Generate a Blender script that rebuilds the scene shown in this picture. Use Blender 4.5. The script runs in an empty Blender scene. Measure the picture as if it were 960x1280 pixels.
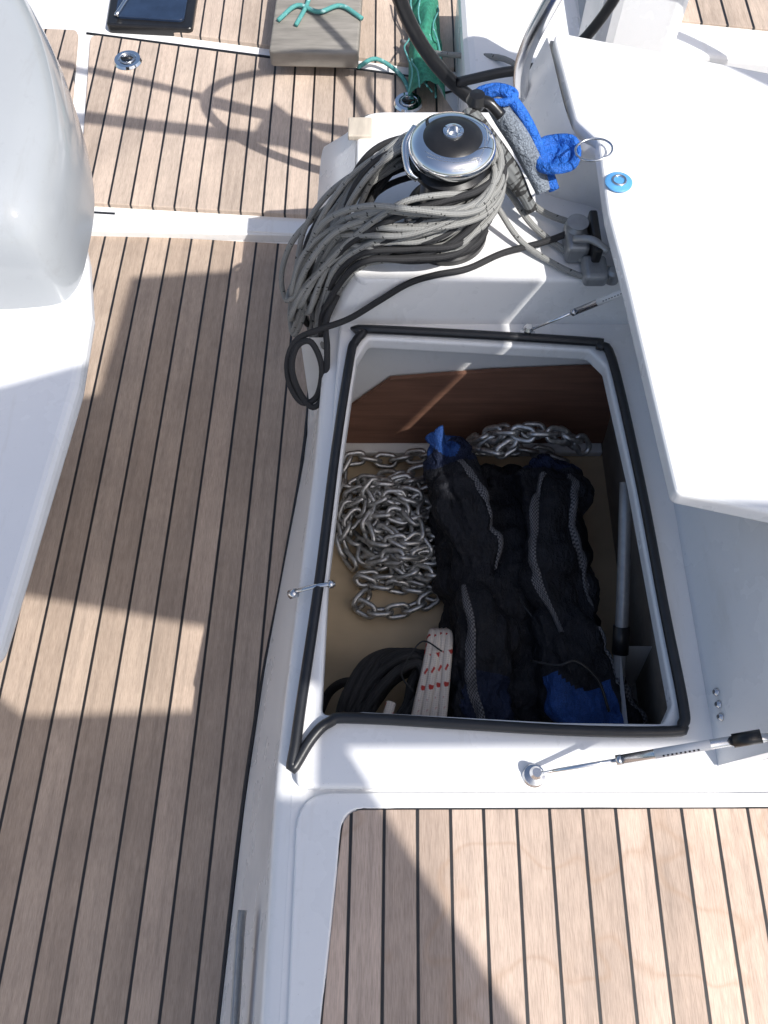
import bpy, bmesh, math, random
from mathutils import Vector, Matrix, noise
random.seed(7)
scene=bpy.context.scene
col=scene.collection

# ------------------------------------------------------------ helpers
def link(o,parent=None):
    col.objects.link(o)
    if parent: o.parent=parent
    return o
def empty(name):
    o=bpy.data.objects.new(name,None); o.empty_display_size=.05
    return link(o)
def mesh_obj(name,verts,faces,mats,parent=None,smooth=True,mi=None,uvs=None):
    me=bpy.data.meshes.new(name); me.from_pydata([tuple(v) for v in verts],[],faces)
    if not isinstance(mats,(list,tuple)): mats=[mats]
    for m in mats: me.materials.append(m)
    if mi:
        for p,i in zip(me.polygons,mi): p.material_index=i
    if uvs:
        l=me.uv_layers.new(name='UVMap')
        for p,fu in zip(me.polygons,uvs):
            for li,uv in zip(p.loop_indices,fu): l.data[li].uv=uv
    for p in me.polygons: p.use_smooth=smooth
    me.validate(); me.update()
    return link(bpy.data.objects.new(name,me),parent)

def catmull(pts,closed=False,n=8):
    P=[Vector(p) for p in pts]; out=[]; N=len(P)
    segs=N if closed else N-1
    for i in range(segs):
        if closed: a,b,c,d=P[(i-1)%N],P[i],P[(i+1)%N],P[(i+2)%N]
        else:
            b,c=P[i],P[i+1]; a=P[i-1] if i>0 else b*2-c; d=P[i+2] if i+2<N else c*2-b
        for k in range(n):
            t=k/n
            out.append(.5*((2*b)+(c-a)*t+(2*a-5*b+4*c-d)*t*t+(3*b-a-3*c+d)*t**3))
    if not closed: out.append(P[-1])
    return out
def sweep(pts,r,closed=False,seg=8,rx=None):
    P=[Vector(p) for p in pts]; N=len(P); verts=[];faces=[];uvs=[]
    T=[]
    for i in range(N):
        a=P[(i-1)%N] if (closed or i>0) else P[i]; b=P[(i+1)%N] if (closed or i<N-1) else P[i]
        t=(b-a); T.append(t.normalized() if t.length>1e-9 else Vector((0,0,1)))
    up=Vector((0,0,1))
    if abs(T[0].dot(up))>.95: up=Vector((1,0,0))
    n=(up-T[0]*up.dot(T[0])).normalized(); L=[0]
    for i in range(N):
        if i: 
            L.append(L[-1]+(P[i]-P[i-1]).length)
            n=(n-T[i]*n.dot(T[i]))
            n=n.normalized() if n.length>1e-6 else Vector((1,0,0))
        b=T[i].cross(n); rr=r(i/(N-1)) if callable(r) else r
        for k in range(seg):
            a=2*math.pi*k/seg
            verts.append(P[i]+b*math.cos(a)*(rx or rr)+n*math.sin(a)*rr)
    R=N if closed else N-1
    for i in range(R):
        j=(i+1)%N; l0=L[i]; l1=L[j] if j else L[i]+(P[0]-P[i]).length
        for k in range(seg):
            k2=(k+1)%seg
            faces.append((i*seg+k,i*seg+k2,j*seg+k2,j*seg+k))
            uvs.append(((l0,k/seg),(l0,(k+1)/seg),(l1,(k+1)/seg),(l1,k/seg)))
    if not closed:
        faces.append(tuple(range(seg-1,-1,-1))); uvs.append(tuple((0,0) for _ in range(seg)))
        faces.append(tuple((N-1)*seg+k for k in range(seg))); uvs.append(tuple((0,0) for _ in range(seg)))
    return verts,faces,uvs
def tube(name,pts,r,mat,parent=None,closed=False,seg=10,smooth=6,rx=None):
    p=catmull(pts,closed,smooth) if smooth else pts
    v,f,u=sweep(p,r,closed,seg,rx)
    return mesh_obj(name,v,f,mat,parent,uvs=u)
def multi_tube(name,paths,r,mat,parent=None,closed=False,seg=8,smooth=6):
    V=[];F=[];U=[]
    for p in paths:
        q=catmull(p,closed,smooth) if smooth else p
        v,f,u=sweep(q,r,closed,seg); o=len(V)
        V+=v; F+=[tuple(i+o for i in t) for t in f]; U+=u
    return mesh_obj(name,V,F,mat,parent,uvs=U)

def roundpoly(pts,rad,n=6):
    out=[];N=len(pts)
    for i in range(N):
        p=Vector(pts[i][:2]); r=pts[i][2] if len(pts[i])>2 else rad
        a=Vector(pts[i-1][:2])-p; b=Vector(pts[(i+1)%N][:2])-p
        la,lb=a.length,b.length; a.normalize(); b.normalize()
        ang=math.acos(max(-1,min(1,a.dot(b))))
        if r<=0 or ang>3.0: out.append(p); continue
        d=min(r/math.tan(ang/2),la*.45,lb*.45)
        p0=p+a*d; p1=p+b*d
        for k in range(n+1):
            t=k/n; out.append(p0*(1-t)**2+p*2*t*(1-t)+p1*t*t)
    return out
def slab(name,pts,ztop,thick,mat,parent=None,bevel=.003,holes=(),rad=0,hrad=0):
    cu=bpy.data.curves.new(name+'_c','CURVE'); cu.dimensions='2D'; cu.fill_mode='BOTH'
    cu.extrude=max(thick/2-bevel,0); cu.bevel_depth=bevel; cu.bevel_resolution=2; cu.offset=-bevel
    for poly,rr in [(pts,rad)]+[(h,hrad) for h in holes]:
        q=roundpoly(poly,rr) if rr or any(len(p)>2 for p in poly) else [Vector(p[:2]) for p in poly]
        s=cu.splines.new('POLY'); s.points.add(len(q)-1)
        for i,p in enumerate(q): s.points[i].co=(p.x,p.y,0,1)
        s.use_cyclic_u=True
    t=bpy.data.objects.new('tmp',cu); col.objects.link(t)
    dg=bpy.context.evaluated_depsgraph_get(); dg.update()
    me=bpy.data.meshes.new_from_object(t.evaluated_get(dg)); me.name=name
    bpy.data.objects.remove(t)
    for v in me.vertices: v.co.z+=ztop-thick/2
    me.materials.clear(); me.materials.append(mat)
    for p in me.polygons: p.use_smooth=False
    return link(bpy.data.objects.new(name,me),parent)
def box(name,x0,x1,y0,y1,z0,z1,mat,parent=None,bevel=.01,seg=3):
    bm=bmesh.new(); bmesh.ops.create_cube(bm,size=1)
    for v in bm.verts: v.co=Vector((x0+(v.co.x+.5)*(x1-x0),y0+(v.co.y+.5)*(y1-y0),z0+(v.co.z+.5)*(z1-z0)))
    if bevel: bmesh.ops.bevel(bm,geom=bm.edges[:],offset=bevel,segments=seg,affect='EDGES',profile=.5)
    me=bpy.data.meshes.new(name); bm.to_mesh(me); bm.free(); me.materials.append(mat)
    for p in me.polygons: p.use_smooth=False
    return link(bpy.data.objects.new(name,me),parent)
def loft_rows(name,rows,mat,parent=None,smooth=True,close=False):
    V=[];F=[];n=len(rows[0])
    for r in rows: V+=r
    for i in range(len(rows)-1):
        for k in range(n-1 if not close else n):
            k2=(k+1)%n
            F.append((i*n+k,i*n+k2,(i+1)*n+k2,(i+1)*n+k))
    return mesh_obj(name,V,F,mat,parent,smooth)
def lathe(name,prof,c,mats,parent=None,seg=48,mi=None,M=None):
    V=[];F=[];I=[]
    for r,z in prof:
        for k in range(seg):
            a=2*math.pi*k/seg; p=Vector((r*math.cos(a),r*math.sin(a),z))
            if M: p=M@p
            V.append(p+Vector(c))
    for i in range(len(prof)-1):
        for k in range(seg):
            k2=(k+1)%seg; F.append((i*seg+k,i*seg+k2,(i+1)*seg+k2,(i+1)*seg+k)); I.append(mi[i] if mi else 0)
    o=mesh_obj(name,V,F,mats,parent,True,I)
    md=o.modifiers.new('es','EDGE_SPLIT'); md.split_angle=math.radians(35)
    return o

# ------------------------------------------------------------ materials
def newmat(name):
    m=bpy.data.materials.new(name); m.use_nodes=True
    nt=m.node_tree; return m,nt,nt.nodes['Principled BSDF']
class N:
    def __init__(s,nt): s.nt=nt
    def add(s,t,**k):
        n=s.nt.nodes.new(t)
        for a,b in k.items(): setattr(n,a,b)
        return n
    def l(s,a,b): s.nt.links.new(a,b)
    def math(s,op,a,b=None,c=None):
        n=s.add('ShaderNodeMath',operation=op)
        for i,x in enumerate((a,b,c)):
            if x is None: continue
            if isinstance(x,(int,float)): n.inputs[i].default_value=x
            else: s.l(x,n.inputs[i])
        return n.outputs[0]
    def noise(s,vec,scale,detail=3,rough=.5):
        n=s.add('ShaderNodeTexNoise'); n.inputs['Scale'].default_value=scale; n.inputs['Detail'].default_value=detail; n.inputs['Roughness'].default_value=rough
        if vec is not None: s.l(vec,n.inputs['Vector'])
        return n.outputs[0]
    def mapping(s,vec,scale=(1,1,1),rot=(0,0,0)):
        n=s.add('ShaderNodeMapping'); n.inputs['Scale'].default_value=scale; n.inputs['Rotation'].default_value=rot; s.l(vec,n.inputs['Vector']); return n.outputs[0]
    def ramp(s,fac,stops):
        n=s.add('ShaderNodeValToRGB'); s.l(fac,n.inputs[0]); e=n.color_ramp.elements
        while len(e)<len(stops): e.new(.5)
        for i,(p,c) in enumerate(stops): e[i].position=p; e[i].color=(*c,1) if len(c)==3 else c
        return n.outputs[0]
    def mix(s,fac,a,b,mode='MIX'):
        n=s.add('ShaderNodeMix',data_type='RGBA',blend_type=mode)
        if isinstance(fac,(int,float)): n.inputs[0].default_value=fac
        else: s.l(fac,n.inputs[0])
        for i,x in ((6,a),(7,b)):
            if isinstance(x,tuple): n.inputs[i].default_value=(*x,1) if len(x)==3 else x
            else: s.l(x,n.inputs[i])
        return n.outputs[2]
    def bump(s,h,strength=.3,dist=.001,normal=None):
        n=s.add('ShaderNodeBump'); n.inputs['Strength'].default_value=strength; n.inputs['Distance'].default_value=dist
        s.l(h,n.inputs['Height'])
        if normal is not None: s.l(normal,n.inputs['Normal'])
        return n.outputs[0]
def simple(name,colr,rough=.5,metal=0,nscale=30,var=.12,bump=.15,bdist=.001,coat=0):
    m,nt,b=newmat(name); n=N(nt)
    tc=n.add('ShaderNodeTexCoord').outputs['Object']
    f=n.noise(tc,nscale,5,.6)
    lo=tuple(c*(1-var) for c in colr); hi=tuple(min(1,c*(1+var)) for c in colr)
    n.l(n.ramp(f,[(.3,lo),(.7,hi)]),b.inputs['Base Color'])
    b.inputs['Roughness'].default_value=rough; b.inputs['Metallic'].default_value=metal
    if coat: b.inputs['Coat Weight'].default_value=coat
    if bump: n.l(n.bump(n.noise(tc,nscale*6,3),bump,bdist),b.inputs['Normal'])
    return m
def gelcoat(name,colr=(.86,.855,.85),rough=.26):
    m,nt,b=newmat(name); n=N(nt)
    tc=n.add('ShaderNodeTexCoord').outputs['Object']
    f=n.noise(tc,4,5,.6); g=n.noise(tc,60,4,.7); s=n.noise(n.mapping(tc,(30,4,12)),1,5,.7)
    sp=n.noise(tc,420,2,.5)
    c1=n.ramp(f,[(.3,tuple(c*.95 for c in colr)),(.7,colr)])
    c2=n.mix(n.ramp(g,[(.60,(0,0,0)),(.78,(.30,.30,.30))]),c1,tuple(c*.72 for c in colr))
    c2=n.mix(n.ramp(s,[(.58,(0,0,0)),(.80,(.32,.32,.32))]),c2,(colr[0]*.66,colr[1]*.62,colr[2]*.54))
    c2=n.mix(n.ramp(sp,[(.74,(0,0,0)),(.78,(.6,.6,.6))]),c2,(.35,.32,.28))
    n.l(c2,b.inputs['Base Color'])
    n.l(n.ramp(f,[(.3,(rough-.06,)*3),(.7,(rough+.12,)*3)]),b.inputs['Roughness'])
    n.l(n.bump(n.noise(tc,9,3),.12,.004),b.inputs['Normal'])
    return m
def teak(name,pitch,offset,slope,base=(.51,.405,.325),caulk=.1,seed=0.,stain=False):
    m,nt,b=newmat(name); n=N(nt)
    tc=n.add('ShaderNodeTexCoord').outputs['Object']
    sp=n.add('ShaderNodeSeparateXYZ'); n.l(tc,sp.inputs[0])
    xx=n.math('SUBTRACT',sp.outputs[0],n.math('MULTIPLY',sp.outputs[1],slope))
    q=n.math('ADD',n.math('DIVIDE',n.math('SUBTRACT',xx,offset),pitch),100.5)
    fr=n.math('FRACT',q)
    d=n.math('ABSOLUTE',n.math('SUBTRACT',fr,.5))
    wob=n.math('MULTIPLY',n.math('SUBTRACT',n.noise(tc,14,2),.5),.02)
    mr=n.add('ShaderNodeMapRange'); n.l(n.math('ADD',d,wob),mr.inputs[0])
    mr.inputs[1].default_value=caulk/2-.012; mr.inputs[2].default_value=caulk/2+.012
    wd=mr.outputs[0]
    wn=n.add('ShaderNodeTexWhiteNoise',noise_dimensions='1D'); n.l(n.math('ADD',n.math('FLOOR',n.math('ADD',q,.5)),seed),wn.inputs['W'])
    cmb=n.add('ShaderNodeCombineXYZ'); n.l(n.math('ADD',n.math('MULTIPLY',xx,95),n.math('MULTIPLY',wn.outputs[0],40)),cmb.inputs[0]); n.l(n.math('MULTIPLY',sp.outputs[1],5),cmb.inputs[1]); n.l(n.math('MULTIPLY',wn.outputs[0],20),cmb.inputs[2])
    g1=n.noise(cmb.outputs[0],1.0,5,.6)
    fine=n.noise(n.mapping(tc,(1,.045,1)),900,3,.7)
    blotch=n.noise(tc,5,5,.65)
    c=n.ramp(g1,[(.25,tuple(x*.80 for x in base)),(.5,base),(.8,tuple(min(1,x*1.15) for x in base))])
    pv=n.ramp(wn.outputs[0],[(0,(.80,.78,.76)),(.5,(1,.99,.98)),(1,(1.12,1.08,1.05))])
    c=n.mix(1,c,pv,'MULTIPLY')
    c=n.mix(1,c,n.ramp(fine,[(.35,(.78,.76,.74)),(.6,(1.05,1.05,1.05))]),'MULTIPLY')
    c=n.mix(1,c,n.ramp(blotch,[(.3,(.80,.80,.80)),(.62,(1.04,1.04,1.03))]),'MULTIPLY')
    if stain:
        s=n.noise(tc,6.5,2,.5); dd=n.math('ABSOLUTE',n.math('SUBTRACT',s,.56))
        c=n.mix(n.ramp(dd,[(0,(.30,.30,.30)),(.02,(0,0,0))]),c,(.36,.22,.13))
    c=n.mix(wd,(.012,.012,.014),c)
    n.l(c,b.inputs['Base Color'])
    n.l(n.ramp(wd,[(0,(.45,)*3),(1,(.72,)*3)]),b.inputs['Roughness'])
    h=n.math('ADD',n.math('MULTIPLY',wd,1.0),n.math('MULTIPLY',fine,.35))
    n.l(n.bump(h,.5,.0012),b.inputs['Normal'])
    return m
def rope_mat(name,base,fleck,thresh=.6,freq=260,dark=.45,bstr=.4,ff=.35):
    m,nt,b=newmat(name); n=N(nt)
    uv=n.add('ShaderNodeTexCoord').outputs['UV']
    sp=n.add('ShaderNodeSeparateXYZ'); n.l(uv,sp.inputs[0])
    u=n.math('MULTIPLY',sp.outputs[0],freq); v=n.math('MULTIPLY',sp.outputs[1],6)
    a=n.math('SINE',n.math('MULTIPLY',n.math('ADD',u,v),6.283/1.0)); bb=n.math('SINE',n.math('MULTIPLY',n.math('SUBTRACT',u,v),6.283/1.0))
    w=n.math('MULTIPLY',a,bb)
    cmb=n.add('ShaderNodeCombineXYZ'); n.l(n.math('MULTIPLY',sp.outputs[0],freq*ff),cmb.inputs[0]); n.l(n.math('MULTIPLY',sp.outputs[1],3),cmb.inputs[1])
    fl=n.noise(cmb.outputs[0],1.0,1)
    c=n.ramp(n.math('ADD',n.math('MULTIPLY',w,.5),.5),[(0,tuple(x*dark for x in base)),(.6,base)])
    c=n.mix(n.ramp(fl,[(thresh,(0,0,0)),(thresh+.04,(1,1,1))]),c,fleck)
    n.l(c,b.inputs['Base Color']); b.inputs['Roughness'].default_value=.8
    n.l(n.bump(w,bstr,.0008),b.inputs['Normal'])
    return m
def fabric(name,colr,scale=700,rough=.62):
    m,nt,b=newmat(name); n=N(nt)
    tc=n.add('ShaderNodeTexCoord').outputs['Object']
    f=n.noise(tc,scale,2); g=n.noise(tc,14,4); wr=n.noise(n.mapping(tc,(30,12,30)),1,5,.65)
    c=n.mix(1,n.ramp(g,[(.3,tuple(x*.7 for x in colr)),(.7,tuple(x*1.3 for x in colr))]),n.ramp(f,[(.35,(.6,.6,.6)),(.65,(1.2,1.2,1.2))]),'MULTIPLY')
    n.l(c,b.inputs['Base Color']); b.inputs['Roughness'].default_value=rough
    b.inputs['Specular IOR Level'].default_value=.35
    n.l(n.bump(wr,.9,.03,n.bump(f,.3,.001)),b.inputs['Normal'])
    return m
def meshstrip(name):
    m,nt,b=newmat(name); n=N(nt)
    uv=n.add('ShaderNodeTexCoord').outputs['UV']
    sp=n.add('ShaderNodeSeparateXYZ'); n.l(uv,sp.inputs[0])
    s=n.math('SINE',n.math('MULTIPLY',sp.outputs[0],800))
    t=n.math('SINE',n.math('MULTIPLY',sp.outputs[1],25))
    w=n.math('MULTIPLY',s,t)
    n.l(n.ramp(n.math('ADD',n.math('MULTIPLY',w,.5),.5),[(.35,(.025,.025,.03)),(.65,(.15,.15,.16))]),b.inputs['Base Color'])
    b.inputs['Roughness'].default_value=.6
    n.l(n.bump(w,.5,.001),b.inputs['Normal']); return m

WHITE=gelcoat('gelcoat_white')
WHITE2=gelcoat('gelcoat_table',(.85,.85,.855),.2)
LINER=gelcoat('gelcoat_liner',(.74,.74,.73),.5)
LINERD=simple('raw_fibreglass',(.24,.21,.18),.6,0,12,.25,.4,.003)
TEAK_SOLE=teak('teak_sole',.0548,-.3086,.028,seed=3)
TEAK_AFT=teak('teak_aft',.0560,-.309,.002,seed=40,base=(.56,.46,.385))
TEAK_SEAT=teak('teak_seat',.0446,-.0012,.012,base=(.59,.46,.375),seed=80,stain=True)
RUBBER=simple('black_rubber',(.016,.017,.02),.38,0,60,.2,.1)
BLKPL=simple('black_plastic',(.012,.012,.013),.3,0,60,.2,.05)
CHROME=simple('chrome',(.86,.87,.88),.06,1,40,.03,0)
STEEL=simple('stainless_steel',(.62,.63,.65),.2,1,40,.06,.05)
GALV=simple('galvanised_steel',(.50,.50,.49),.36,.85,120,.3,.5,.0008)
ALU=simple('grey_aluminium',(.33,.34,.35),.4,.5,80,.1,.1)
def wood(name,base,scale=(6,60,60),rough=.45):
    m,nt,b=newmat(name); n=N(nt)
    tc=n.add('ShaderNodeTexCoord').outputs['Object']
    f=n.noise(n.mapping(tc,scale),1.0,5,.6)
    g=n.noise(tc,5,3)
    c=n.ramp(f,[(.3,tuple(x*.75 for x in base)),(.7,tuple(x*1.2 for x in base))])
    c=n.mix(1,c,n.ramp(g,[(.3,(.8,.8,.8)),(.7,(1.1,1.1,1.1))]),'MULTIPLY')
    n.l(c,b.inputs['Base Color']); b.inputs['Roughness'].default_value=rough
    n.l(n.bump(f,.2,.001),b.inputs['Normal']); return m
BROWN=wood('brown_ply',(.20,.098,.062),(5,40,60),.85)
TAN=wood('tan_board',(.56,.44,.29),(3,5,3),.7)
GREYWOOD=wood('weathered_board',(.27,.25,.22),(8,60,20),.8)
BEIGE=wood('bleached_teak',(.52,.46,.38),(40,8,20),.8)
ROPE_G=rope_mat('rope_grey_flecked',(.31,.31,.295),(.03,.03,.03),.66,230,.6,.6,.7)
ROPE_B=rope_mat('rope_black',(.028,.028,.030),(.012,.012,.012),.7,230)
ROPE_W=rope_mat('rope_white_red',(.74,.66,.58),(.45,.04,.03),.60,150,.8)
ROPE_T=rope_mat('rope_teal',(.10,.35,.33),(.3,.5,.5),.6,150,.7)
BAGBLK=fabric('bag_black',(.011,.012,.017))
BAGNAVY=fabric('bag_navy',(.009,.016,.045))
BAGBLUE=fabric('bag_blue',(.018,.07,.26),700,.6)
BRBLUE=fabric('bright_blue_fabric',(.02,.13,.52),700,.6)
GREYFAB=fabric('grey_fabric',(.20,.23,.27),400,.8)
DKMESH=rope_mat('dark_mesh_sleeve',(.20,.21,.21),(.03,.03,.03),.5,330,.4,.6)
STRIP=meshstrip('grey_webbing')
GREEN=simple('green_net',(.03,.22,.14),.7,0,90,.4,.6,.003)
LABEL=simple('white_label',(.75,.75,.75),.5,0,30,.04,0)
BLUEPL=simple('blue_translucent_plastic',(.10,.32,.62),.2,0,40,.2,.05)
DARKGL=simple('dark_blue_window',(.02,.035,.07),.08,0,20,.2,0)
RED=simple('red_ring',(.45,.05,.03),.4,0,30,.1,0)

# ------------------------------------------------------------ sole (cockpit floor)
sole=empty('cockpit_floor')
slab('floor_base',[(-1.6,-.9),(-.0,-.9),(-.0,2.6),(-1.6,2.6)],-.006,.03,WHITE,sole)
slab('teak_planking',[(-1.25,-.8),(-.29,-.8),(-.268,-.15),(-.253,.185),(-.232,.419),(-.201,.67),(-.169,1.02),(-.176,1.525),(-1.25,1.60)],0,.006,TEAK_SOLE,sole,.001)
tube('edge_caulk',[(-.293,-.8,.0),(-.271,-.15,0),(-.256,.185,0),(-.235,.419,0),(-.204,.67,0),(-.172,1.02,0),(-.178,1.52,0)],.004,RUBBER,sole)
slab('threshold_strip',[(-1.25,1.618),(-.12,1.533),(-.12,1.578),(-1.25,1.672)],.022,.02,WHITE,sole,.004)
slab('threshold_groove',[(-.77,1.612),(-.68,1.605),(-.68,1.612),(-.77,1.619)],.0235,.003,RUBBER,sole,.001)

aft=empty('aft_cockpit_floor')
slab('floor_frame',[(-2.2,1.60),(1.4,1.49),(1.4,3.6),(-2.2,3.6)],.018,.03,WHITE,aft)
slab('teak_panel',[(-.845,2.295),(.135,2.10),(.30,1.72),(.25,1.50),(-.10,1.588),(-.775,1.640)],.031,.02,TEAK_AFT,aft,.003,rad=.02)
slab('teak_side_panel',[(-1.6,2.36),(-.885,2.315),(-.815,1.660),(-1.6,1.70)],.031,.02,TEAK_AFT,aft,.003,rad=.02)
slab('teak_stern_panel',[(-.62,2.305),(.16,2.15),(.5,2.15),(.5,3.3),(-.62,3.3)],.031,.02,TEAK_AFT,aft,.003,rad=.02)
tube('panel_seam',[(-.862,2.315,.019),(.150,2.113,.019),(.165,2.06,.019)],.004,RUBBER,aft,smooth=2)
def ringpull(x,y,z):
    o=empty('lifting_ring')
    lathe('flange',[(0,.002),(.022,.002),(.026,.006),(.036,.006),(.040,.0)],(x,y,z),CHROME,o,32)
    tube('ring',[(x+.018*math.cos(a),y+.018*math.sin(a),z+.006) for a in [i*math.pi/6 for i in range(12)]],.0035,STEEL,o,True,8,2)
    tube('bar',[(x-.018,y,z+.007),(x+.018,y,z+.007)],.004,BLKPL,o,smooth=1)
ringpull(-.721,2.178,.032); ringpull(.066,2.004,.032)

h=empty('stern_window')
slab('frame',[(-.80,2.318),(-.55,2.298),(-.55,2.8),(-.82,2.8)],.045,.03,BLKPL,h,.006,rad=.015)
slab('glass',[(-.775,2.345),(-.575,2.325),(-.575,2.75),(-.79,2.75)],.052,.01,DARKGL,h,.002,rad=.02)
tube('trim',[(-.77,2.34,.056),(-.74,2.45,.056),(-.70,2.6,.056)],.006,STEEL,h)
b=empty('grey_gangplank')
slab('board',[(-.31,2.10),(-.07,2.09),(-.05,2.75),(-.29,2.75)],.115,.045,GREYWOOD,b,.006,rad=.015)
multi_tube('lashing',[[(-.29,2.22,.122),(-.24,2.28,.125),(-.18,2.25,.126),(-.12,2.28,.124),(-.06,2.23,.12)],[(-.24,2.2,.122),(-.21,2.30,.125),(-.2,2.45,.124)],[(-.07,2.1,.07),(-.02,2.16,.05),(.05,2.10,.04),(.08,2.0,.035)]],.006,ROPE_T,b)
g=empty('green_net')
rows=[]
for i in range(16):
    row=[]
    for k in range(10):
        x=.065+.10*k/9-.02*i/15*(k/9-.5); y=1.98+.5*i/15
        row.append(Vector((x,y,.06+.035*noise.noise(Vector((x*30,y*14,2)))+.05*math.sin(k/9*math.pi))))
    rows.append(row)
loft_rows('net_cloth',rows,GREEN,g)
multi_tube('net_cords',[[(.065+.02*k+.01*math.sin(j*1.7+k),1.97+.06*j,.09+.02*math.sin(j+k)) for j in range(8)] for k in range(5)],.0025,ROPE_T,g)

# ------------------------------------------------------------ bench with open locker
bench=empty('cockpit_bench')
edge=[(-.158,-.8,-.30),(-.152,-.113,-.268),(-.149,.19,-.253),(-.131,.444,-.232),(-.112,.70,-.201),(-.105,.9,-.176),(-.10,.96,-.172)]
ys=[-.8+i*(1.76)/60 for i in range(61)]
def interp(y,idx):
    for a,b2 in zip(edge,edge[1:]):
        if y<=b2[1]: 
            t=(y-a[1])/(b2[1]-a[1]); return a[idx]+(b2[idx]-a[idx])*t
    return edge[-1][idx]
rows=[]
prof=[(0.03,.400),(.012,.400),(.004,.397),(-.001,.390),(-.003,.378)]
for dx,z in prof: rows.append([Vector((interp(y,0)+dx,y,z)) for y in ys])
for t in (.1,.3,.5,.7,.85,.95,1):
    rows.append([Vector((interp(y,0)-.003+(interp(y,2)+.003-interp(y,0))*t**1.2,y,.378*(1-t)-.002)) for y in ys])
loft_rows('front_moulding',rows,WHITE,bench)
hole=[(-.027,.911),(.354,.885),(.378,.852),(.394,.627),(.401,.414),(.406,.275),(.390,.248),(.24,.250),(-.03,.265),(-.088,.259),(-.084,.464),(-.066,.686),(-.047,.87)]
big=[(-.066,.926),(.372,.90),(.41,.86),(.43,.22),(-.10,.23)]
slab('bench_top',[(-.13,-.8),(1.0,-.8),(1.0,.16),(.56,.16),(.56,.96),(-.076,.96),(-.083,.9),(-.09,.70),(-.107,.444),(-.127,.19),(-.13,-.113)],.4005,.012,WHITE,bench,.002,holes=[big])
slab('locker_rim',[(-.078,.948),(.47,.948),(.47,.162),(-.118,.162,.02),(-.1205,.19),(-.104,.444),(-.086,.70)],.420,.030,WHITE,bench,.006,holes=[hole],hrad=.012,rad=.012)
gk=[(-.036,.915,.43),(-.02,.923,.43),(.34,.898,.43),(.368,.888,.43),(.388,.858,.43),(.404,.627,.43),(.411,.414,.43),(.417,.273,.43),(.412,.245,.43),(.394,.235,.43),(.242,.237,.43),(-.03,.253,.43),(-.075,.248,.429),(-.100,.225,.427),(-.124,.186,.425),(-.121,.22,.427),(-.115,.28,.428),(-.0956,.464,.43),(-.0772,.686,.43),(-.0574,.865,.43),(-.05,.895,.43)]
tube('rubber_gasket',gk,.0078,RUBBER,bench,True,10,5,rx=.0078)
slab('seat_frame',[(-.118,-.8),(.9,-.8),(.9,.158),(-.118,.158)],.4065,.01,WHITE,bench,.003,rad=.05,holes=[[(-.085,-.7),(-.077,-.112),(-.055,.137,.03),(.548,.139,.03),(.575,-.7)]])
slab('teak_seat',[(-.084,-.7),(-.076,-.112),(-.054,.136,.03),(.547,.138,.03),(.574,-.7)],.4035,.008,TEAK_SEAT,bench,.0008)
tube('teak_edge_seal',[(-.0855,-.7,.403),(-.0775,-.112,.403),(-.0595,.10,.403),(-.0545,.128,.403),(-.035,.1385,.403),(.10,.1385,.403),(.52,.1405,.403),(.543,.132,.403),(.552,.10,.403),(.576,-.7,.403)],.0026,RUBBER,bench,smooth=4)
tube('front_slot',[(-.204,-.32,.26),(-.204,-.16,.26),(-.205,-.02,.26),(-.204,.015,.26)],.020,ALU,bench,smooth=4,rx=.006)

# locker interior
lk=empty('locker_interior')
slab('locker_floor',[(-.15,.17),(.50,.17),(.50,.937),(-.15,.937)],0.015,.012,TAN,lk,.001)
def wall(name,pts,mat,par): return mesh_obj(name,pts,[tuple(range(len(pts)))],mat,par,False)
wall('wall_far',[(-.15,.938,0),(.5,.938,0),(.5,.938,.388),(-.15,.938,.388)],LINER,lk)
wall('wall_near',[(-.15,.17,0),(.5,.17,0),(.5,.17,.385),(-.15,.17,.385)],LINER,lk)
wall('wall_inboard',[(-.13,.17,0),(-.13,.938,0),(-.09,.938,.385),(-.125,.17,.385)],LINER,lk)
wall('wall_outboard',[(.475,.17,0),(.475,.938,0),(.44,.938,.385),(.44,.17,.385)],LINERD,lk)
v=[(.012,.275),(.20,.300),(.47,.318),(.47,.040),(-.10,.040),(-.10,.14)]
V=[Vector((x,.926,z)) for x,z in v]+[Vector((x,.934,z)) for x,z in v]
k=len(v); F=[tuple(range(k)),tuple(range(2*k-1,k-1,-1))]+[(i,(i+1)%k,(i+1)%k+k,i+k) for i in range(k)]
mesh_obj('brown_bulkhead_panel',V,F,BROWN,lk,False)
box('floor_ledge',-.12,.47,.905,.936,.0165,.036,LINER,lk,.004)

# pod carrying the winch
pod=empty('winch_pod')
slab('pod_top',[(-.052,.953,.03),(.45,.953),(.45,1.36),(-.05,1.36,.05)],.520,.02,WHITE,pod,.008,rad=.0)
path=[(.5,.953),(.2,.953),(0,.953),(-.03,.955),(-.046,.966),(-.052,.99),(-.053,1.1),(-.05,1.30),(-.04,1.35),(0,1.362),(.2,1.362),(.45,1.362)]
base=[(.5,.941),(.2,.941),(-.04,.941),(-.08,.947),(-.10,.955),(-.112,.99),(-.125,1.1),(-.125,1.36),(-.10,1.40),(0,1.42),(.2,1.42),(.45,1.42)]
low=[(.5,1.02),(.2,1.02),(-.05,1.0),(-.13,.96),(-.165,.955),(-.171,.99),(-.171,1.1),(-.178,1.45),(-.15,1.50),(0,1.50),(.2,1.50),(.45,1.50)]
A=catmull([(x,y,.512) for x,y in path],n=5); B=catmull([(x,y,.410) for x,y in base],n=5); C=catmull([(x,y,-.002) for x,y in low],n=5)
loft_rows('pod_side',[A,[a*.6+b_*.4+Vector((0,0,-.005)) for a,b_ in zip(A,B)],B,[b_*.6+c*.4 for b_,c in zip(B,C)],C],WHITE,pod)
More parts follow.
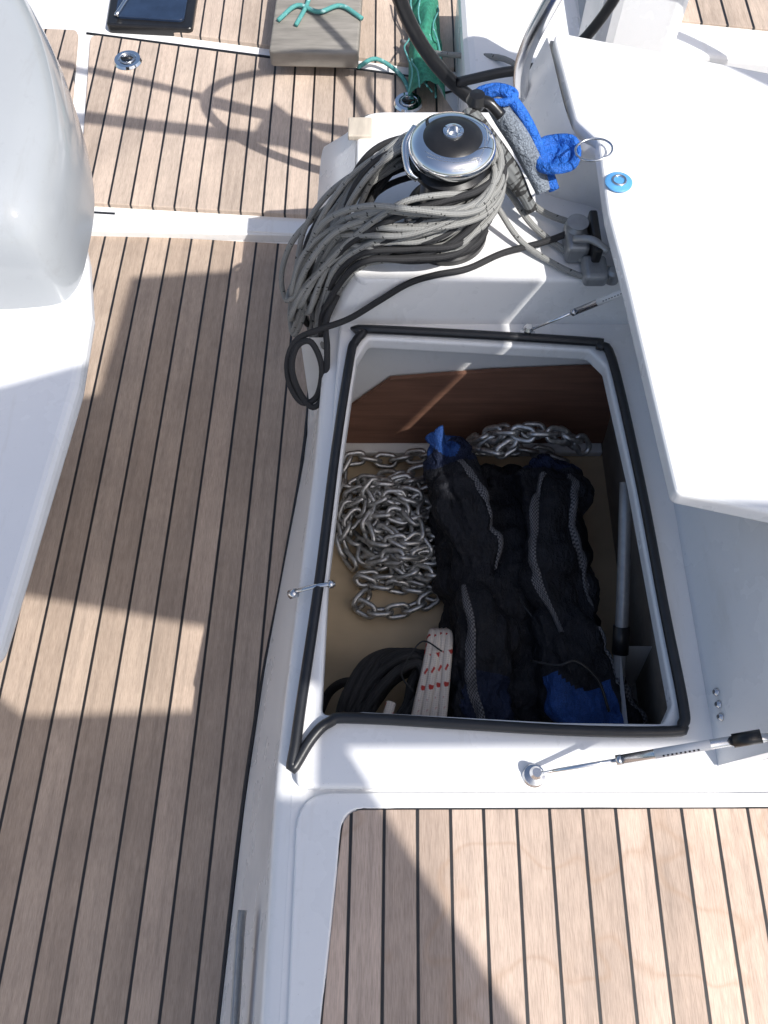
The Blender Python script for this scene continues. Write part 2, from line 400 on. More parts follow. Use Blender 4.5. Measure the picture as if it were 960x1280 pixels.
box('teak_pad',-.066,-.022,1.285,1.335,.515,.527,BEIGE,pod,.003)

# ------------------------------------------------------------ coaming + open lid
co=empty('cockpit_coaming')
slab('coaming_top',[(.290,1.385,.02),(.309,1.165,.03),(.340,1.118,.03),(.3376,.962),(.349,.816),(.368,.485,.012),(.60,.428),(2.2,.40),(2.2,1.0),(.66,1.272,.03)],.66,.03,WHITE,co,.006)
AA=catmull([(.285,1.39,.645),(.306,1.16,.645),(.345,1.10,.645),(.352,.96,.645),(.38,.70,.645),(.55,.47,.645)],n=6)
BB=catmull([(.235,1.37,.515),(.262,1.17,.515),(.385,1.10,.515),(.40,.96,.515),(.52,.72,.4),(.58,.47,.4)],n=6)
loft_rows('coaming_side',[AA,[a*.5+b_*.5 for a,b_ in zip(AA,BB)],BB],WHITE,co)
CC=[Vector(p) for p in [(.29,1.38,.645),(.66,1.27,.645),(1.4,1.12,.645)]]; DD=[Vector(p) for p in [(.24,1.43,.2),(.70,1.34,.2),(1.4,1.2,.2)]]
loft_rows('coaming_aft_face',[CC,DD],WHITE,co,False)

lid=empty('locker_lid')
def lidpt(s,y,off=0):
    return Vector((.452+.055*s-off*.97,y,.424+.205*s+off*.25))
rows=[]
for i in range(9):
    rows.append([lidpt(-0.02 if i==0 else i/8,y,.0 if i not in(0,) else -.004)+Vector((.004*math.sin(i/8*3.14),0,0)) for y in [.19+.73*j/20 for j in range(21)]])
loft_rows('lid_inner_face',rows,WHITE,lid)
rows=[[p+Vector((.03,0,0)) for p in r] for r in rows]
loft_rows('lid_outer_face',rows,WHITE,lid)
for yy,nm in ((.19,'lid_end'),(.92,'lid_end_far')):
    wall(nm,[lidpt(0,yy),lidpt(1,yy),lidpt(1,yy)+Vector((.03,0,0)),lidpt(0,yy)+Vector((.03,0,0))],WHITE,lid)
My=Matrix.Rotation(math.radians(-75),3,'Y')
for i,(y,s) in enumerate(((.285,.12),(.268,.12),(.251,.12))):
    lathe('hinge_bolt_%d'%i,[(0,.004),(.003,.004),(.0055,.001),(.006,0)],lidpt(s,y),STEEL,lid,16,M=My)

def strut(a,b,frac,r,end):
    a=Vector(a);b=Vector(b); o=empty('gas_strut')
    m=a.lerp(b,frac)
    tube('rod',[a,m],r*.45,CHROME,o,smooth=1)
    tube('cylinder',[m,b],r,STEEL,o,smooth=1,seg=14)
    tube('collar',[m-(b-a).normalized()*.003,m+(b-a).normalized()*.004],r*1.08,STEEL,o,smooth=1,seg=14)
    tube('sticker',[m.lerp(b,.3),m.lerp(b,.75)],r*1.03,LABEL,o,smooth=1,seg=14)
    lt=[]
    for i in range(9):
        q=m.lerp(b,.36+.035*i)+Vector((0,-r*.74,r*.74)); e=(b-a).normalized()*.0012
        lt.append([q-e,q+e])
    multi_tube('lettering',lt,r*.2,BLKPL,o,smooth=1)
    lathe('ball_stud',[(0,.012),(.006,.012),(.009,.006),(.006,0),(.006,-.006),(.014,-.008),(.014,-.012)],a,STEEL,o,20)
    if end:
        tube('end_fitting',[b-(b-a).normalized()*.012,b+(b-a).normalized()*.022],r*1.4,BLKPL,o,smooth=1,seg=12)
        tube('bracket',[b+Vector((.0,0,.0)),b+Vector((.03,.0,.01))],r*.9,STEEL,o,smooth=1)
strut((.203,.178,.435),(.445,.2035,.540),.42,.0062,True)
strut((.247,.912,.440),(.42,.888,.598),.38,.0055,False)
lathe('stud_plate',[(0,.003),(.014,.003),(.016,0)],(.203,.178,.4205),STEEL,bench,20)

la=empty('locker_latch')
tube('pin',[(-.140,.444,.412),(-.10,.447,.434),(-.072,.449,.436)],.0035,STEEL,la,smooth=2)
tube('head',[(-.142,.4425,.408),(-.131,.444,.414)],.007,STEEL,la,smooth=1)
tube('nut',[(-.083,.449,.435),(-.075,.4493,.435)],.006,STEEL,la,smooth=1)

# ------------------------------------------------------------ winch
W=(.103,1.055,.520); w=empty('sheet_winch')
lathe('winch_body',[(.0,.0),(.072,0),(.072,.010),(.069,.013),(.069,.030),(.0685,.031),(.0685,.033),(.067,.034),(.065,.062),(.056,.070),(.046,.08),(.043,.115),(.048,.135),(.060,.142),(.061,.150),(.052,.156),(.052,.160),(.061,.166),(.062,.172)],W,[BLKPL,RED],w,64,[0]*5+[1]*1+[0]*12)
lathe('winch_top_ring',[(.060,.170),(.0655,.172),(.067,.178),(.066,.186),(.060,.193),(.050,.197),(.044,.1975)],W,CHROME,w,64)
lathe('winch_top_cap',[(.046,.1965),(.040,.201),(.028,.2045),(.016,.2055),(.014,.2055)],W,BLKPL,w,64)
lathe('winch_socket',[(.016,.205),(.0155,.208),(.012,.209),(.0095,.208),(.0085,.200),(0,.199)],W,CHROME,w,24)
tube('self_tailing_arm',[(W[0]-.052,W[1]-.035,.67),(W[0]-.066,W[1]-.028,.682),(W[0]-.070,W[1]+.01,.695),(W[0]-.055,W[1]+.035,.705)],.006,CHROME,w,smooth=6)
lathe('badge',[(0,.0012),(.006,.0012),(.007,0)],(W[0]-.035,W[1]-.0605,.53),LABEL,w,16,M=Matrix.Rotation(math.radians(90),3,'X'))

coil=empty('coiled_sheet')
tmpl=[(.176,1.045,.655),(.150,.992,.648),(.105,.968,.636),(.045,.965,.620),(-.015,.975,.598),(-.075,.985,.555),(-.120,.980,.480),(-.146,.970,.405),(-.150,.990,.375),(-.142,1.015,.420),(-.120,1.045,.50),(-.075,1.075,.575),(-.015,1.10,.628),(.05,1.118,.655),(.11,1.125,.660),(.16,1.095,.660)]
paths=[];bl=[]
NL=26
for i in range(NL):
    f=i/(NL-1); r=random.Random(i*31+11)
    spread=(f-.5)+r.uniform(-.16,.16); hang=r.uniform(-.05,.075); pull=r.uniform(0,.05) if i%3 else 0
    ph=[r.uniform(0,6.28) for _ in range(3)]; fr_=[r.uniform(.45,1.15) for _ in range(3)]; A1=r.uniform(.007,.016)
    p=[]
    for j,(x,y,z) in enumerate(tmpl):
        onleft=math.exp(-((j-8)/2.8)**2); top=math.exp(-((j-12)/2.4)**2); mid=math.exp(-((j-3.5)/2.8)**2)
        wv=[math.sin(ph[k]+2*math.pi*j/16*round(1+fr_[k]*2)) for k in range(3)]
        dx=spread*.07*onleft + pull*onleft + A1*wv[0]
        dy=-spread*.05*onleft - spread*.05*top + spread*.012*mid + A1*wv[1]
        dz=-spread*.10*mid + spread*.06*top + hang*onleft + A1*wv[2]
        q=Vector((x+dx,y+dy,z+dz))
        d=Vector((q.x-W[0],q.y-W[1],0)); 
        minr=.055+(.018 if q.z<.60 else 0)+.008*(i%4)
        if d.length<minr: d=d.normalized()*minr; q.x=W[0]+d.x;q.y=W[1]+d.y
        if q.x>-.04 and q.z<.535: q.z=.535
        q.z=min(q.z,.678)
        p.append(q)
    (bl if i%6==4 else paths).append(p)
multi_tube('grey_loops',paths,.0050,ROPE_G,coil,True,8,7)
multi_tube('black_loops',bl+[[ (.165,1.01,.573),(.12,.965,.568),(.05,.955,.563),(-.01,.965,.560),(-.05,.975,.55),(-.09,.975,.48),(-.10,.965,.41),(-.093,.975,.38),(-.082,.99,.43),(-.06,1.03,.53),(-.01,1.10,.57),(.08,1.14,.57),(.16,1.11,.57)],
 [(.168,1.03,.586),(.12,.956,.582),(.04,.948,.575),(-.02,.955,.566),(-.06,.958,.53),(-.105,.952,.44),(-.112,.945,.37),(-.10,.952,.35),(-.085,.97,.42),(-.06,1.02,.53),(.0,1.12,.58),(.1,1.15,.58),(.165,1.10,.575)],
 [(.172,1.03,.60),(.12,.960,.596),(.04,.955,.59),(-.03,.962,.575),(-.07,.968,.53),(-.10,.972,.46),(-.09,.978,.42),(-.07,.99,.47),(-.04,1.04,.56),(.02,1.12,.60),(.1,1.15,.60)]],.0055,ROPE_B,coil,True,8,7)
tube('black_tail',[(.325,1.035,.552),(.27,1.02,.538),(.20,1.005,.528),(.14,.972,.527),(.085,.957,.528),(.04,.946,.520),(-.01,.938,.485),(-.06,.928,.452),(-.11,.915,.44),(-.150,.905,.425),(-.168,.88,.40),(-.166,.850,.37),(-.145,.825,.35),(-.118,.832,.36),(-.108,.865,.40),(-.125,.895,.43),(-.15,.895,.42),(-.160,.865,.40),(-.150,.84,.365),(-.125,.815,.35),(-.104,.835,.37),(-.098,.885,.42),(-.10,.93,.44),(-.08,.965,.47)],.0055,ROPE_B,coil,seg=10)
tube('grey_tail',[(.15,1.10,.60),(.20,1.115,.57),(.25,1.06,.536),(.30,1.01,.53),(.345,.972,.535),(.372,.955,.54)],.0055,ROPE_G,coil)
tube('grey_tail_2',[(.16,1.12,.59),(.21,1.13,.56),(.27,1.09,.536),(.325,1.05,.545)],.0055,ROPE_G,coil)
tube('grey_tail_3',[(.16,1.06,.62),(.19,1.06,.57),(.23,1.02,.537),(.29,.975,.528),(.34,.945,.532),(.37,.945,.535)],.0050,ROPE_G,coil)

cl=empty('rope_clutch')
box('clutch_body',.300,.338,.985,1.05,.521,.560,ALU,cl,.008)
box('clutch_side',.338,.352,.965,1.055,.521,.575,BLKPL,cl,.004)
box('lower_body',.325,.365,.935,.985,.521,.548,ALU,cl,.008)
lathe('sheave',[(0,.0),(.018,0),(.013,.006),(.018,.012),(0,.012)],(.318,1.03,.560),ALU,cl,24)
tube('lever',[(.310,1.0,.565),(.335,.985,.578),(.36,.968,.57)],.006,ALU,cl)
lathe('end_block',[(0,0),(.012,0),(.012,.02),(.008,.025),(0,.025)],(.374,.950,.524),ALU,cl,20)

# winch handle: mesh sleeve, grip and blue strap
wh=empty('winch_handle')
tube('sleeve',[(.132,1.150,.690),(.140,1.138,.68),(.160,1.123,.655),(.185,1.115,.625),(.21,1.105,.600),(.232,1.090,.575),(.250,1.070,.555)],lambda t:.010+.011*math.sin(min(1,t*1.15)*3.14),DKMESH,wh,seg=14)
tube('grip',[(.170,1.165,.69),(.190,1.150,.675),(.218,1.128,.65),(.246,1.100,.615),(.262,1.078,.59)],lambda t:.009+.009*math.sin(.3+t*2.5),GREYFAB,wh,seg=16)
tube('blue_strap',[(.155,1.180,.69),(.185,1.178,.70),(.208,1.160,.69),(.233,1.138,.665),(.261,1.108,.622),(.280,1.082,.59)],.009,BRBLUE,wh,seg=12)
tube('blue_wrist_loop',[(.168,1.152,.70),(.150,1.165,.70),(.152,1.185,.695),(.18,1.198,.692),(.205,1.187,.692),(.205,1.168,.695),(.19,1.152,.70)],.0065,BRBLUE,wh,True,seg=10)
tube('shaft',[(.145,1.155,.70),(.165,1.150,.70),(.185,1.140,.685)],.009,BLKPL,wh,seg=12)
lathe('hub',[(0,.014),(.012,.012),(.017,0),(.012,-.012),(0,-.014)],(.145,1.155,.70),BLKPL,wh,20)

bp=empty('blue_round_pouch')
rows=[]
for i in range(14):
    row=[]
    for k2 in range(24):
        a=2*math.pi*k2/24; rr=[0,.012,.020,.026,.028,.029,.033,.038,.040,.041,.042,.043,.0435,.043][i]*1.06
        zz=[.0,.0,.001,.001,.002,.008,.012,.012,.012,.010,.008,.006,.004,.0][i]
        row.append(Vector((.278+rr*math.cos(a)*.85,1.112+rr*math.sin(a)*.95,.632+zz+.12*rr*math.cos(a)+.003*math.sin(a*3))))
    rows.append(row)
loft_rows('pouch',rows,BRBLUE,bp,close=True)
rr=empty('steel_ring')
tube('ring',[(.328+.028*math.cos(a),1.085+.024*math.sin(a),.668+.004*math.cos(a)) for a in [i*math.pi/10 for i in range(20)]],.0018,STEEL,rr,True,8,2)
tg=empty('blue_key_float')
lathe('disc',[(0,.004),(.018,.004),(.021,.002),(.021,0)],(.360,1.020,.6625),BLUEPL,tg,28)
tube('loop',[(.360+.010*math.cos(a),1.020+.010*math.sin(a),.667) for a in [i*math.pi/6 for i in range(12)]],.002,STEEL,tg,True,6,2)

# ------------------------------------------------------------ steering wheel + pedestal guard
sw=empty('steering_wheel')
cx,cy,cz,R=.46,1.50,.80,.46
tube('rim',[(cx+R*math.cos(a),cy,cz+R*math.sin(a)) for a in [i*math.pi/24 for i in range(48)]],.0135,BLKPL,sw,True,14,3)
for i,ad in enumerate((70,180-25,-20)):
    a=math.radians(ad)
    tube('spoke_%d'%i,[(cx+.05*math.cos(a),cy-.02,cz+.05*math.sin(a)),(cx+.3*math.cos(a+.06),cy-.012,cz+.3*math.sin(a+.06)),(cx+R*math.cos(a),cy,cz+R*math.sin(a))],.009,BLKPL,sw)
lathe('hub',[(0,-.03),(.04,-.03),(.05,-.01),(.05,.02),(0,.03)],(cx,cy,cz),STEEL,sw,24,M=Matrix.Rotation(math.radians(90),3,'X'))
tube('lower_spoke',[(.145,1.497,.475),(.22,1.49,.50),(.33,1.485,.53),(.40,1.485,.62),(.45,1.485,.78)],.010,BLKPL,sw)
gr=empty('stainless_grab_rail')
tube('rail',[(.36,1.36,.95),(.30,1.35,.80),(.272,1.35,.73),(.250,1.35,.665),(.243,1.352,.61),(.252,1.352,.565),(.28,1.352,.545),(.31,1.352,.55)],.014,STEEL,gr,seg=14)
ped=empty('steering_pedestal')
box('column',.42,.58,1.55,1.75,.0,.78,WHITE,ped,.03)

ss=empty('stern_seat')
slab('seat_top',[(.58,1.70,.03),(1.6,1.55),(1.6,2.6),(.58,2.6)],.40,.04,WHITE,ss,.01)
slab('teak_inset',[(.62,1.80,.02),(1.5,1.66),(1.5,2.5),(.62,2.5)],.405,.008,TEAK_AFT,ss,.001)
wall('seat_face',[(.585,1.70,.37),(.585,2.6,.37),(.55,2.6,0),(.55,1.72,0)],WHITE,ss)
wall('seat_front',[(.585,1.705,.37),(1.6,1.555,.37),(1.6,1.58,0),(.55,1.72,0)],WHITE,ss)
hs=empty('helm_locker')
box('helm_box',.20,.52,1.80,2.30,.0,.20,WHITE,hs,.03)
tube('mooring_line',[(.05,2.22,.06),(.12,2.12,.10),(.2,2.02,.16),(.3,1.93,.215),(.38,1.85,.21)],.007,ROPE_G,hs)

# ------------------------------------------------------------ cockpit table
tb=empty('cockpit_table')
slab('table_leaf',[(-.474,.285,.03),(-.437,.69,.05),(-.440,.82),(-.462,.93),(-.495,1.03,.05),(-.555,1.165,.05),(-.66,1.20),(-1.05,1.22),(-1.05,.22)],.60,.035,WHITE2,tb,.012)
slab('table_leaf_under',[(-.52,.33),(-.48,.69),(-.48,.82),(-.52,.98),(-1.0,1.1),(-1.0,.3)],.568,.08,WHITE2,tb,.02)
box('table_trunk',-.95,-.78,.45,1.05,.0,.50,WHITE2,tb,.03)
out=[(-.470,.86),(-.462,.95),(-.470,1.06),(-.51,1.20),(-.56,1.32),(-.62,1.42),(-.72,1.48),(-.95,1.5),(-1.0,1.2),(-.95,.88),(-.7,.83),(-.52,.83)]
rows=[]
o3=catmull([(x,y,0) for x,y in out],True,5); ctr=Vector((-.74,1.15,0))
for z,s in [(.60,1.0),(.66,1.01),(.71,.995),(.745,.96),(.765,.90),(.778,.78),(.785,.5),(.788,.1)]:
    rows.append([ctr+(p-ctr)*s+Vector((0,0,z)) for p in o3])
loft_rows('table_end_cover',rows,gelcoat('smoky_cover',(.38,.40,.42),.08),tb,close=True)

# ------------------------------------------------------------ anchor chain
def link_geo():
    Wd=.018-.0053; st=.0275-.0053-Wd; pts=[]
    for i in range(9): a=-math.pi/2+math.pi*i/8; pts.append((st+Wd*math.cos(a),Wd*math.sin(a),0))
    for i in range(9): a=math.pi/2+math.pi*i/8; pts.append((-st+Wd*math.cos(a),Wd*math.sin(a),0))
    v,f,_=sweep([Vector(p) for p in pts],.0053,True,8); return v,f
lv,lf=link_geo()
CV=[];CF=[]
def add_chain(path,pitch=.0335):
    p=catmull(path,False,14); d=0; tgt=0; out=[p[0]]
    for a,b2 in zip(p,p[1:]):
        seg=(b2-a).length
        while d+seg>=tgt+pitch:
            tgt+=pitch; out.append(a.lerp(b2,(tgt-d)/seg))
        d+=seg
    for j in range(len(out)-1):
        c=(out[j]+out[j+1])/2; x=(out[j+1]-out[j]).normalized()
        up=Vector((0,0,1)); y=up.cross(x); y=y.normalized() if y.length>.1 else Vector((0,1,0)); z=x.cross(y)
        roll=(math.radians(38) if j%2 else math.radians(-52))+random.uniform(-.3,.3)
        M=Matrix((x,y,z)).transposed()@Matrix.Rotation(roll,3,'X')@Matrix.Rotation(random.uniform(-.12,.12),3,'Z')
        o=len(CV)
        CV.extend([M@v+c for v in lv]); CF.extend([tuple(k3+o for k3 in f) for f in lf])
zb=.038
def serp(rows,x0,x1,z,rev=False):
    pts=[]
    for i,y in enumerate(rows):
        a,b2=(x0,x1) if (i%2==0)!=rev else (x1,x0)
        for t in (0,.25,.5,.75,1):
            x=a+(b2-a)*t
            pts.append((x+random.uniform(-.008,.008),y+random.uniform(-.014,.014)+(.0 if t<1 else .012),z+random.uniform(-.008,.010)+.012*math.sin(t*math.pi)))
    return pts
add_chain([(-.035,.582,zb),(-.055,.565,zb),(-.03,.545,zb),(.02,.545,zb),(.06,.555,zb),(.10,.585,zb)]+serp([.615,.65,.685,.72,.755,.79,.825],-.045,.13,zb))
add_chain(serp([.615,.65,.69,.73,.77,.81],.02,.14,zb+.026,True))
add_chain([(.08,.60,zb+.01),(.03,.63,zb+.03),(-.03,.67,zb+.02),(-.06,.70,zb),(-.083,.735,zb),(-.07,.77,zb+.02),(-.03,.78,zb+.035),(.03,.75,zb+.05),(.07,.70,zb+.055),(.05,.66,zb+.05),(.0,.69,zb+.05),(-.03,.73,zb+.045),(.0,.79,zb+.04),(.06,.81,zb+.045)])
add_chain(serp([.64,.68,.72,.76,.80],-.03,.08,zb+.045))
add_chain([(-.10,.80,zb),(-.085,.850,zb),(-.095,.875,zb+.01),(-.05,.885,zb+.01),(.0,.882,zb),(.05,.885,zb+.01),(.10,.882,zb+.03),(.15,.890,zb+.04),(.20,.885,zb+.05),(.26,.885,zb+.05),(.30,.88,zb+.05),(.36,.87,zb+.04),(.39,.85,zb+.04)])
add_chain([(-.10,.83,zb),(-.06,.82,zb),(-.02,.84,zb),(.03,.835,zb+.02),(.08,.84,zb+.03),(.12,.835,zb+.04)])
add_chain([(.15,.885,zb+.04),(.18,.865,zb+.09),(.20,.84,zb+.12),(.23,.86,zb+.15),(.25,.83,zb+.17),(.22,.81,zb+.155),(.19,.83,zb+.14)])
add_chain([(.16,.88,.09),(.19,.865,.16),(.23,.85,.21),(.27,.835,.225),(.31,.83,.232),(.345,.835,.222),(.375,.835,.205),(.40,.825,.17)])
add_chain([(.20,.885,.12),(.25,.88,.17),(.30,.87,.18),(.35,.87,.17),(.39,.865,.12)])
add_chain([(-.09,.70,zb),(-.10,.74,zb),(-.085,.78,zb+.005),(-.05,.80,zb+.02),(.0,.80,zb+.05),(.05,.77,zb+.06),(.10,.77,zb+.06)])
add_chain([(-.06,.64,zb),(-.08,.67,zb),(-.09,.70,zb+.01),(-.07,.73,zb+.02),(-.04,.76,zb+.03),(-.06,.80,zb+.03)])
ch=mesh_obj('anchor_chain',CV,CF,GALV)

# ------------------------------------------------------------ bags
def bag(secs,name,mats,matfn,strips,seed,root=None,amp=1.):
    shell='shell' if root is None else name
    root=root or empty(name); NA=64; NS=110
    cen=catmull([s[:3] for s in secs],n=12); hw=catmull([(s[3],s[4],0) for s in secs],n=12)
    n=len(cen)
    def pt(f,a,off=0):
        i=min(int(f*(n-1)),n-2); t=f*(n-1)-i
        c=cen[i].lerp(cen[i+1],t); h_=hw[i].lerp(hw[i+1],t)
        tg=(cen[min(i+1,n-1)]-cen[max(i-1,0)]); tg.z=0; tg.normalize(); sd=Vector((tg.y,-tg.x,0))
        ca,sa=math.cos(a),math.sin(a); e=.72
        x=(abs(ca)**e)*(1 if ca>0 else -1); z=(abs(sa)**e)*(1 if sa>0 else -1)
        q=c+sd*(x*(h_.x+off))+Vector((0,0,z*(h_.y+off)))
        sv=Vector((seed,seed*2,0))
        rn=abs(noise.noise(Vector((q.x*18,q.y*11,q.z*18))-sv)); r2=abs(noise.noise(Vector((q.x*30+q.y*16,q.y*22,q.z*30))+sv))
        d=amp*(.024*noise.noise(q*9+sv)+.008*noise.noise(Vector((q.x*34,q.y*20,q.z*34))+sv)-.012*max(0,1-rn*3.2)-.006*max(0,1-r2*4))
        dirv=(sd*x+Vector((0,0,z))).normalized()
        return q+dirv*d
    V=[];F=[];MI=[]
    for i in range(NS+1):
        for k2 in range(NA): V.append(pt(i/NS,2*math.pi*k2/NA))
    for i in range(NS):
        for k2 in range(NA):
            k3=(k2+1)%NA; F.append((i*NA+k2,i*NA+k3,(i+1)*NA+k3,(i+1)*NA+k2)); MI.append(matfn((i+.5)/NS,2*math.pi*(k2+.5)/NA))
    F.append(tuple(range(NA-1,-1,-1))); MI.append(0); F.append(tuple(NS*NA+k2 for k2 in range(NA))); MI.append(0)
    mesh_obj(shell,V,F,mats,root,True,MI)
    for si,(ctrl,wd) in enumerate(strips):
        cp=catmull([(f,a,0) for f,a in ctrl],n=10); VV=[];FF=[];UU=[]; L=0; pr=None
        for j,c in enumerate(cp):
            wj=wd*(.45+.55*math.sin(math.pi*(.08+.84*j/(len(cp)-1))))
            l=[pt(c.x,c.y+dv,.004+(.002 if abs(dv)<wj*.7 else -.002)) for dv in (-wj,-wj*.5,0,wj*.5,wj)]
            if pr is not None: L+=(l[2]-pr).length
            pr=l[2]; VV+=l
            UU.append(L)
        for j in range(len(cp)-1):
            for k2 in range(4):
                FF.append((j*5+k2,j*5+k2+1,(j+1)*5+k2+1,(j+1)*5+k2))
        uv=[]
        for j in range(len(cp)-1):
            for k2 in range(4): uv.append(((UU[j],k2/4),(UU[j],(k2+1)/4),(UU[j+1],(k2+1)/4),(UU[j+1],k2/4)))
        mesh_obj('webbing_%d'%si,VV,FF,STRIP,root,uvs=uv)
    return root
top=math.pi/2
s1=[(.170,.255,.12,.02,.03),(.172,.28,.13,.055,.05),(.166,.36,.13,.064,.06),(.180,.47,.13,.062,.070),(.172,.58,.13,.056,.058),(.158,.68,.14,.062,.072),(.140,.76,.15,.048,.056),(.125,.82,.175,.048,.042),(.100,.855,.205,.024,.010)]
r1=bag(s1,'equipment_bag',[BAGBLK,BAGNAVY,BAGBLUE],lambda f,a: 2 if f>.88+.05*math.sin(a*3) else (1 if (.10<f<.28 and a<top+.5+.2*math.sin(f*40)) or (.80<f) else 0),
 [([(.80,top-.1),(.7,top-.35),(.6,top-.60),(.5,top-.85)],.13),([(.46,top+.45),(.40,top+.35),(.3,top+.25),(.2,top+.1),(.08,top-.1)],.13)],1.,None,1.15)
s2=[(.400,.225,.12,.03,.03),(.385,.26,.13,.060,.05),(.362,.33,.14,.078,.07),(.335,.43,.14,.070,.080),(.322,.54,.14,.074,.072),(.315,.65,.145,.068,.080),(.322,.74,.15,.072,.062),(.325,.79,.15,.058,.05),(.33,.82,.15,.03,.02)]
bag(s2,'equipment_bag',[BAGBLK,BAGNAVY,BAGBLUE],lambda f,a: 2 if (.15+.05*math.sin(a*2)<f<.31+.03*math.sin(a*3) and 1.15<a<2.9) else (1 if f>.85 or (.05<f<.15) else 0),
 [([(.78,top+.2),(.68,top+.45),(.55,top+.55),(.46,top+.45),(.40,top+.3)],.12),([(.80,top-.3),(.68,top-.35),(.55,top-.6),(.45,top-.7)],.11),([(.40,top-.5),(.30,top-.7),(.18,top-.85),(.10,top-.9)],.10)],9.,None,1.15)
s3=[(.26,.27,.07,.03,.02),(.26,.32,.08,.13,.055),(.25,.45,.09,.14,.072),(.25,.6,.09,.14,.080),(.24,.75,.10,.13,.065),(.24,.83,.09,.05,.03)]
bag(s3,'folded_cloth',[BAGBLK],lambda f,a:0,[],21.,r1,1.5)
multi_tube('cords',[[(.25,.40,.20),(.29,.385,.225),(.32,.39,.232),(.355,.36,.225),(.37,.31,.215)],[(.24,.62,.17),(.27,.58,.17),(.245,.53,.17),(.27,.48,.17)]],.0025,BLKPL,r1)

# ------------------------------------------------------------ ropes in locker
rc=empty('black_rope_coil')
paths=[]
for i in range(9):
    r=random.Random(i+50); cx2,cy2=.015+r.uniform(-.015,.015),.345+r.uniform(-.015,.015); z=.05+.013*i
    paths.append([(cx2+(.085-.004*i+r.uniform(-.010,.010))*math.cos(a)+.02*math.sin(a),cy2+(.085-.003*i)*math.sin(a)+.03*math.cos(a),z+.02*math.sin(a+.5)+r.uniform(-.006,.006)) for a in [k4*math.pi/5 for k4 in range(10)]])
multi_tube('turns',paths,.0085,ROPE_B,rc,True,8,5)
multi_tube('bundle',[[(-.085+.006*i,.30,.10+.003*i),(-.07+.013*i,.345,.15-.004*i),(-.045+.014*i,.40,.14),(-.02+.012*i,.43,.12),(.02+.012*i,.445,.10),(.06+.008*i,.42,.11),(.075+.004*i,.36,.13),(.06,.28,.12)] for i in range(4)],.008,ROPE_B,rc)
multi_tube('loose_end',[[(-.12,.35,.03),(-.10,.385,.05),(-.065,.39,.10),(-.04,.36,.13),(-.05,.31,.14),(-.09,.29,.12)]],.0085,ROPE_B,rc)
tube('whipping_loop',[(.10,.42,.19),(.07,.435,.2),(.05,.42,.19),(.03,.38,.19),(.05,.35,.185)],.0015,ROPE_B,rc)
wr=empty('white_red_rope')
multi_tube('strands',[[(.045+.016*i,.27,.14+.004*i),(.058+.014*i,.33,.175+.004*(i%2)),(.075+.011*i,.40,.18+.005*(i%2)),(.085+.010*i,.455,.16),(.09+.008*i,.48,.11)] for i in range(4)]+[[(.0,.29,.18),(.005,.305,.195),(.012,.33,.195)]],.0085,ROPE_W,wr)
pl=empty('boat_hook_pole')
tube('tube',[(.405,.66,.36),(.402,.43,.225),(.40,.25,.08)],.011,ALU,pl,smooth=4,seg=14)
tube('fitting',[(.402,.45,.237),(.4015,.41,.21)],.014,BLKPL,pl,smooth=1,seg=14)
fd=empty('plastic_bin')
mesh_obj('bin',[Vector(p) for p in [(.41,.22,.02),(.47,.22,.02),(.47,.40,.02),(.41,.40,.02),(.395,.21,.22),(.475,.21,.22),(.475,.42,.22),(.40,.42,.22)]],[(0,1,2,3),(0,1,5,4),(1,2,6,5),(2,3,7,6),(3,0,4,7)],LINER,fd,False)

# ------------------------------------------------------------ added out-of-view sheet, cut to throw the cockpit shade
bm_=empty('offscreen_shade_caster')
mC,nt,bs=newmat('shade_caster_cloth'); n=N(nt)
bs.inputs['Base Color'].default_value=(.8,.79,.78,1); bs.inputs['Roughness'].default_value=.9
tr=n.add('ShaderNodeBsdfTranslucent'); tr.inputs[0].default_value=(.78,.82,.88,1)  # bluish translucency tints the shade below the added sheet
mx=n.add('ShaderNodeMixShader'); mx.inputs[0].default_value=.24
n.l(bs.outputs[0],mx.inputs[1]); n.l(tr.outputs[0],mx.inputs[2]); n.l(mx.outputs[0],nt.nodes['Material Output'].inputs[0])
def P2(l): return [Vector((x,y,2.1)) for x,y in l]
Hq=[(.377,-.49),(.83,-.572),(.83,-.73),(.47,-.74),(.385,-.68)]  # gap shaped to let a sun patch fall on the sole
verts=P2([(.20,-.12),(.505,-.01),(.535,.33),(.79,.35),(.815,.145),(1.135,.135),(1.15,-.27),(2.4,-.31),(2.4,-.65),(.874,-.66),(1.10,-.997),(1.5,-1.6),(.0,-1.6)]+Hq)
faces=[(0,1,13,17),(1,2,3,4),(1,4,14,13),(4,5,6,9),(4,9,14),(6,7,8,9),(9,10,15,14),(10,11,15),(15,11,12,16),(16,12,0,17)]
mesh_obj('shade_sheet',verts,faces,mC,bm_,False)
mesh_obj('shadow_flap',[Vector(p) for p in [(.40,1.16,1.4),(.68,1.04,1.4),(.62,1.12,1.4),(.45,1.30,1.4),(.42,1.22,1.4)]],[(0,1,2,3,4)],mC,bm_,False)  # added out of view for a triangular shadow on the aft teak
tube('shadow_bar',[(1.2,.75,1.55),(.80,1.03,1.5),(.15,1.16,1.5),(-.4,1.25,1.5)],.022,STEEL,bm_)  # unseen tubes from here on, added for bar shadows on the aft teak
tube('shadow_bar_2',[(1.2,.88,1.3),(.75,1.14,1.35),(.25,1.32,1.4),(-.25,1.47,1.45)],.014,STEEL,bm_)
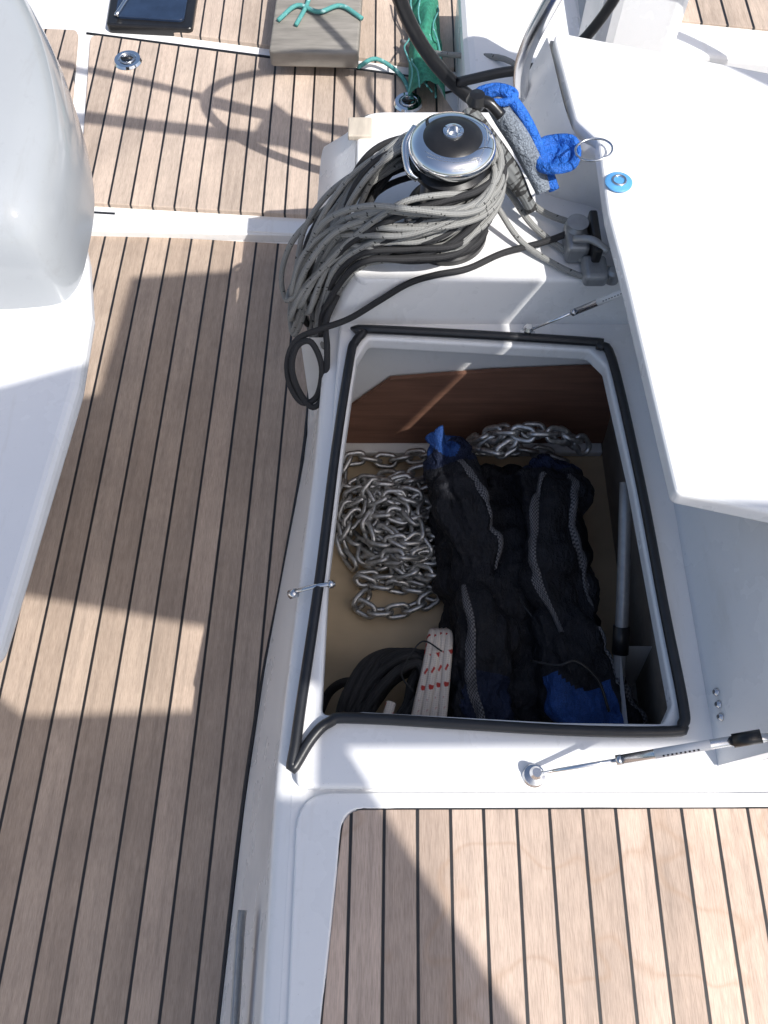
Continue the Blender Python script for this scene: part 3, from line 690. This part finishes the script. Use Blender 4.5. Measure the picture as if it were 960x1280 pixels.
tube('frame_leg',[(2.4,-.4,2.1),(1.9,.2,1.5),(1.5,.75,.66)],.014,STEEL,bm_)
tube('shadow_strut',[(.8,1.03,1.5),(.62,1.4,1.35),(.4,1.7,1.2)],.012,STEEL,bm_)
wm,nt,b_=newmat('harbour_water'); n=N(nt); tc=n.add('ShaderNodeTexCoord').outputs['Object']
b_.inputs['Base Color'].default_value=(.03,.07,.08,1); b_.inputs['Roughness'].default_value=.08
n.l(n.bump(n.noise(tc,3,4),.5,.1),b_.inputs['Normal'])
mesh_obj('water',[Vector(p) for p in [(-400,-400,-1),(400,-400,-1),(400,400,-1),(-400,400,-1)]],[(0,1,2,3)],wm,None,False)
hl=empty('hull')
box('hull_body',-2.0,2.2,-3,3.6,-.95,-.05,WHITE,hl,.1)
box('port_bench',-2.0,-1.45,-.9,1.55,-.04,.40,WHITE,hl,.03)

# ------------------------------------------------------------ light
d=Vector((-.55,.52,-1)).normalized()
sl=bpy.data.lights.new('sun','SUN'); sl.energy=5; sl.angle=math.radians(.5); sl.color=(1,.97,.93)
so=bpy.data.objects.new('sun',sl); so.rotation_euler=d.to_track_quat('-Z','Y').to_euler(); so.location=(3,-3,5); link(so)
w_=bpy.data.worlds.new('World'); scene.world=w_; w_.use_nodes=True; nt=w_.node_tree
sky=nt.nodes.new('ShaderNodeTexSky'); sky.sky_type='NISHITA'; sky.sun_disc=False
sky.sun_elevation=math.asin(-d.z); sky.sun_rotation=math.atan2(-d.x,-d.y); sky.dust_density=3; sky.ozone_density=1; sky.air_density=1
nt.links.new(sky.outputs[0],nt.nodes['Background'].inputs[0]); nt.nodes['Background'].inputs[1].default_value=.15
scene.view_settings.view_transform='Standard'; scene.view_settings.look='None'; scene.view_settings.exposure=0

cam=bpy.data.cameras.new('camera'); cam.sensor_fit='VERTICAL'; cam.sensor_height=36; cam.lens=1050/1280*36; cam.clip_start=.05; cam.clip_end=2000
cm=bpy.data.objects.new('camera',cam); cm.location=(0,0,1.6); cm.rotation_euler=(math.radians(26),0,0); link(cm); scene.camera=cm
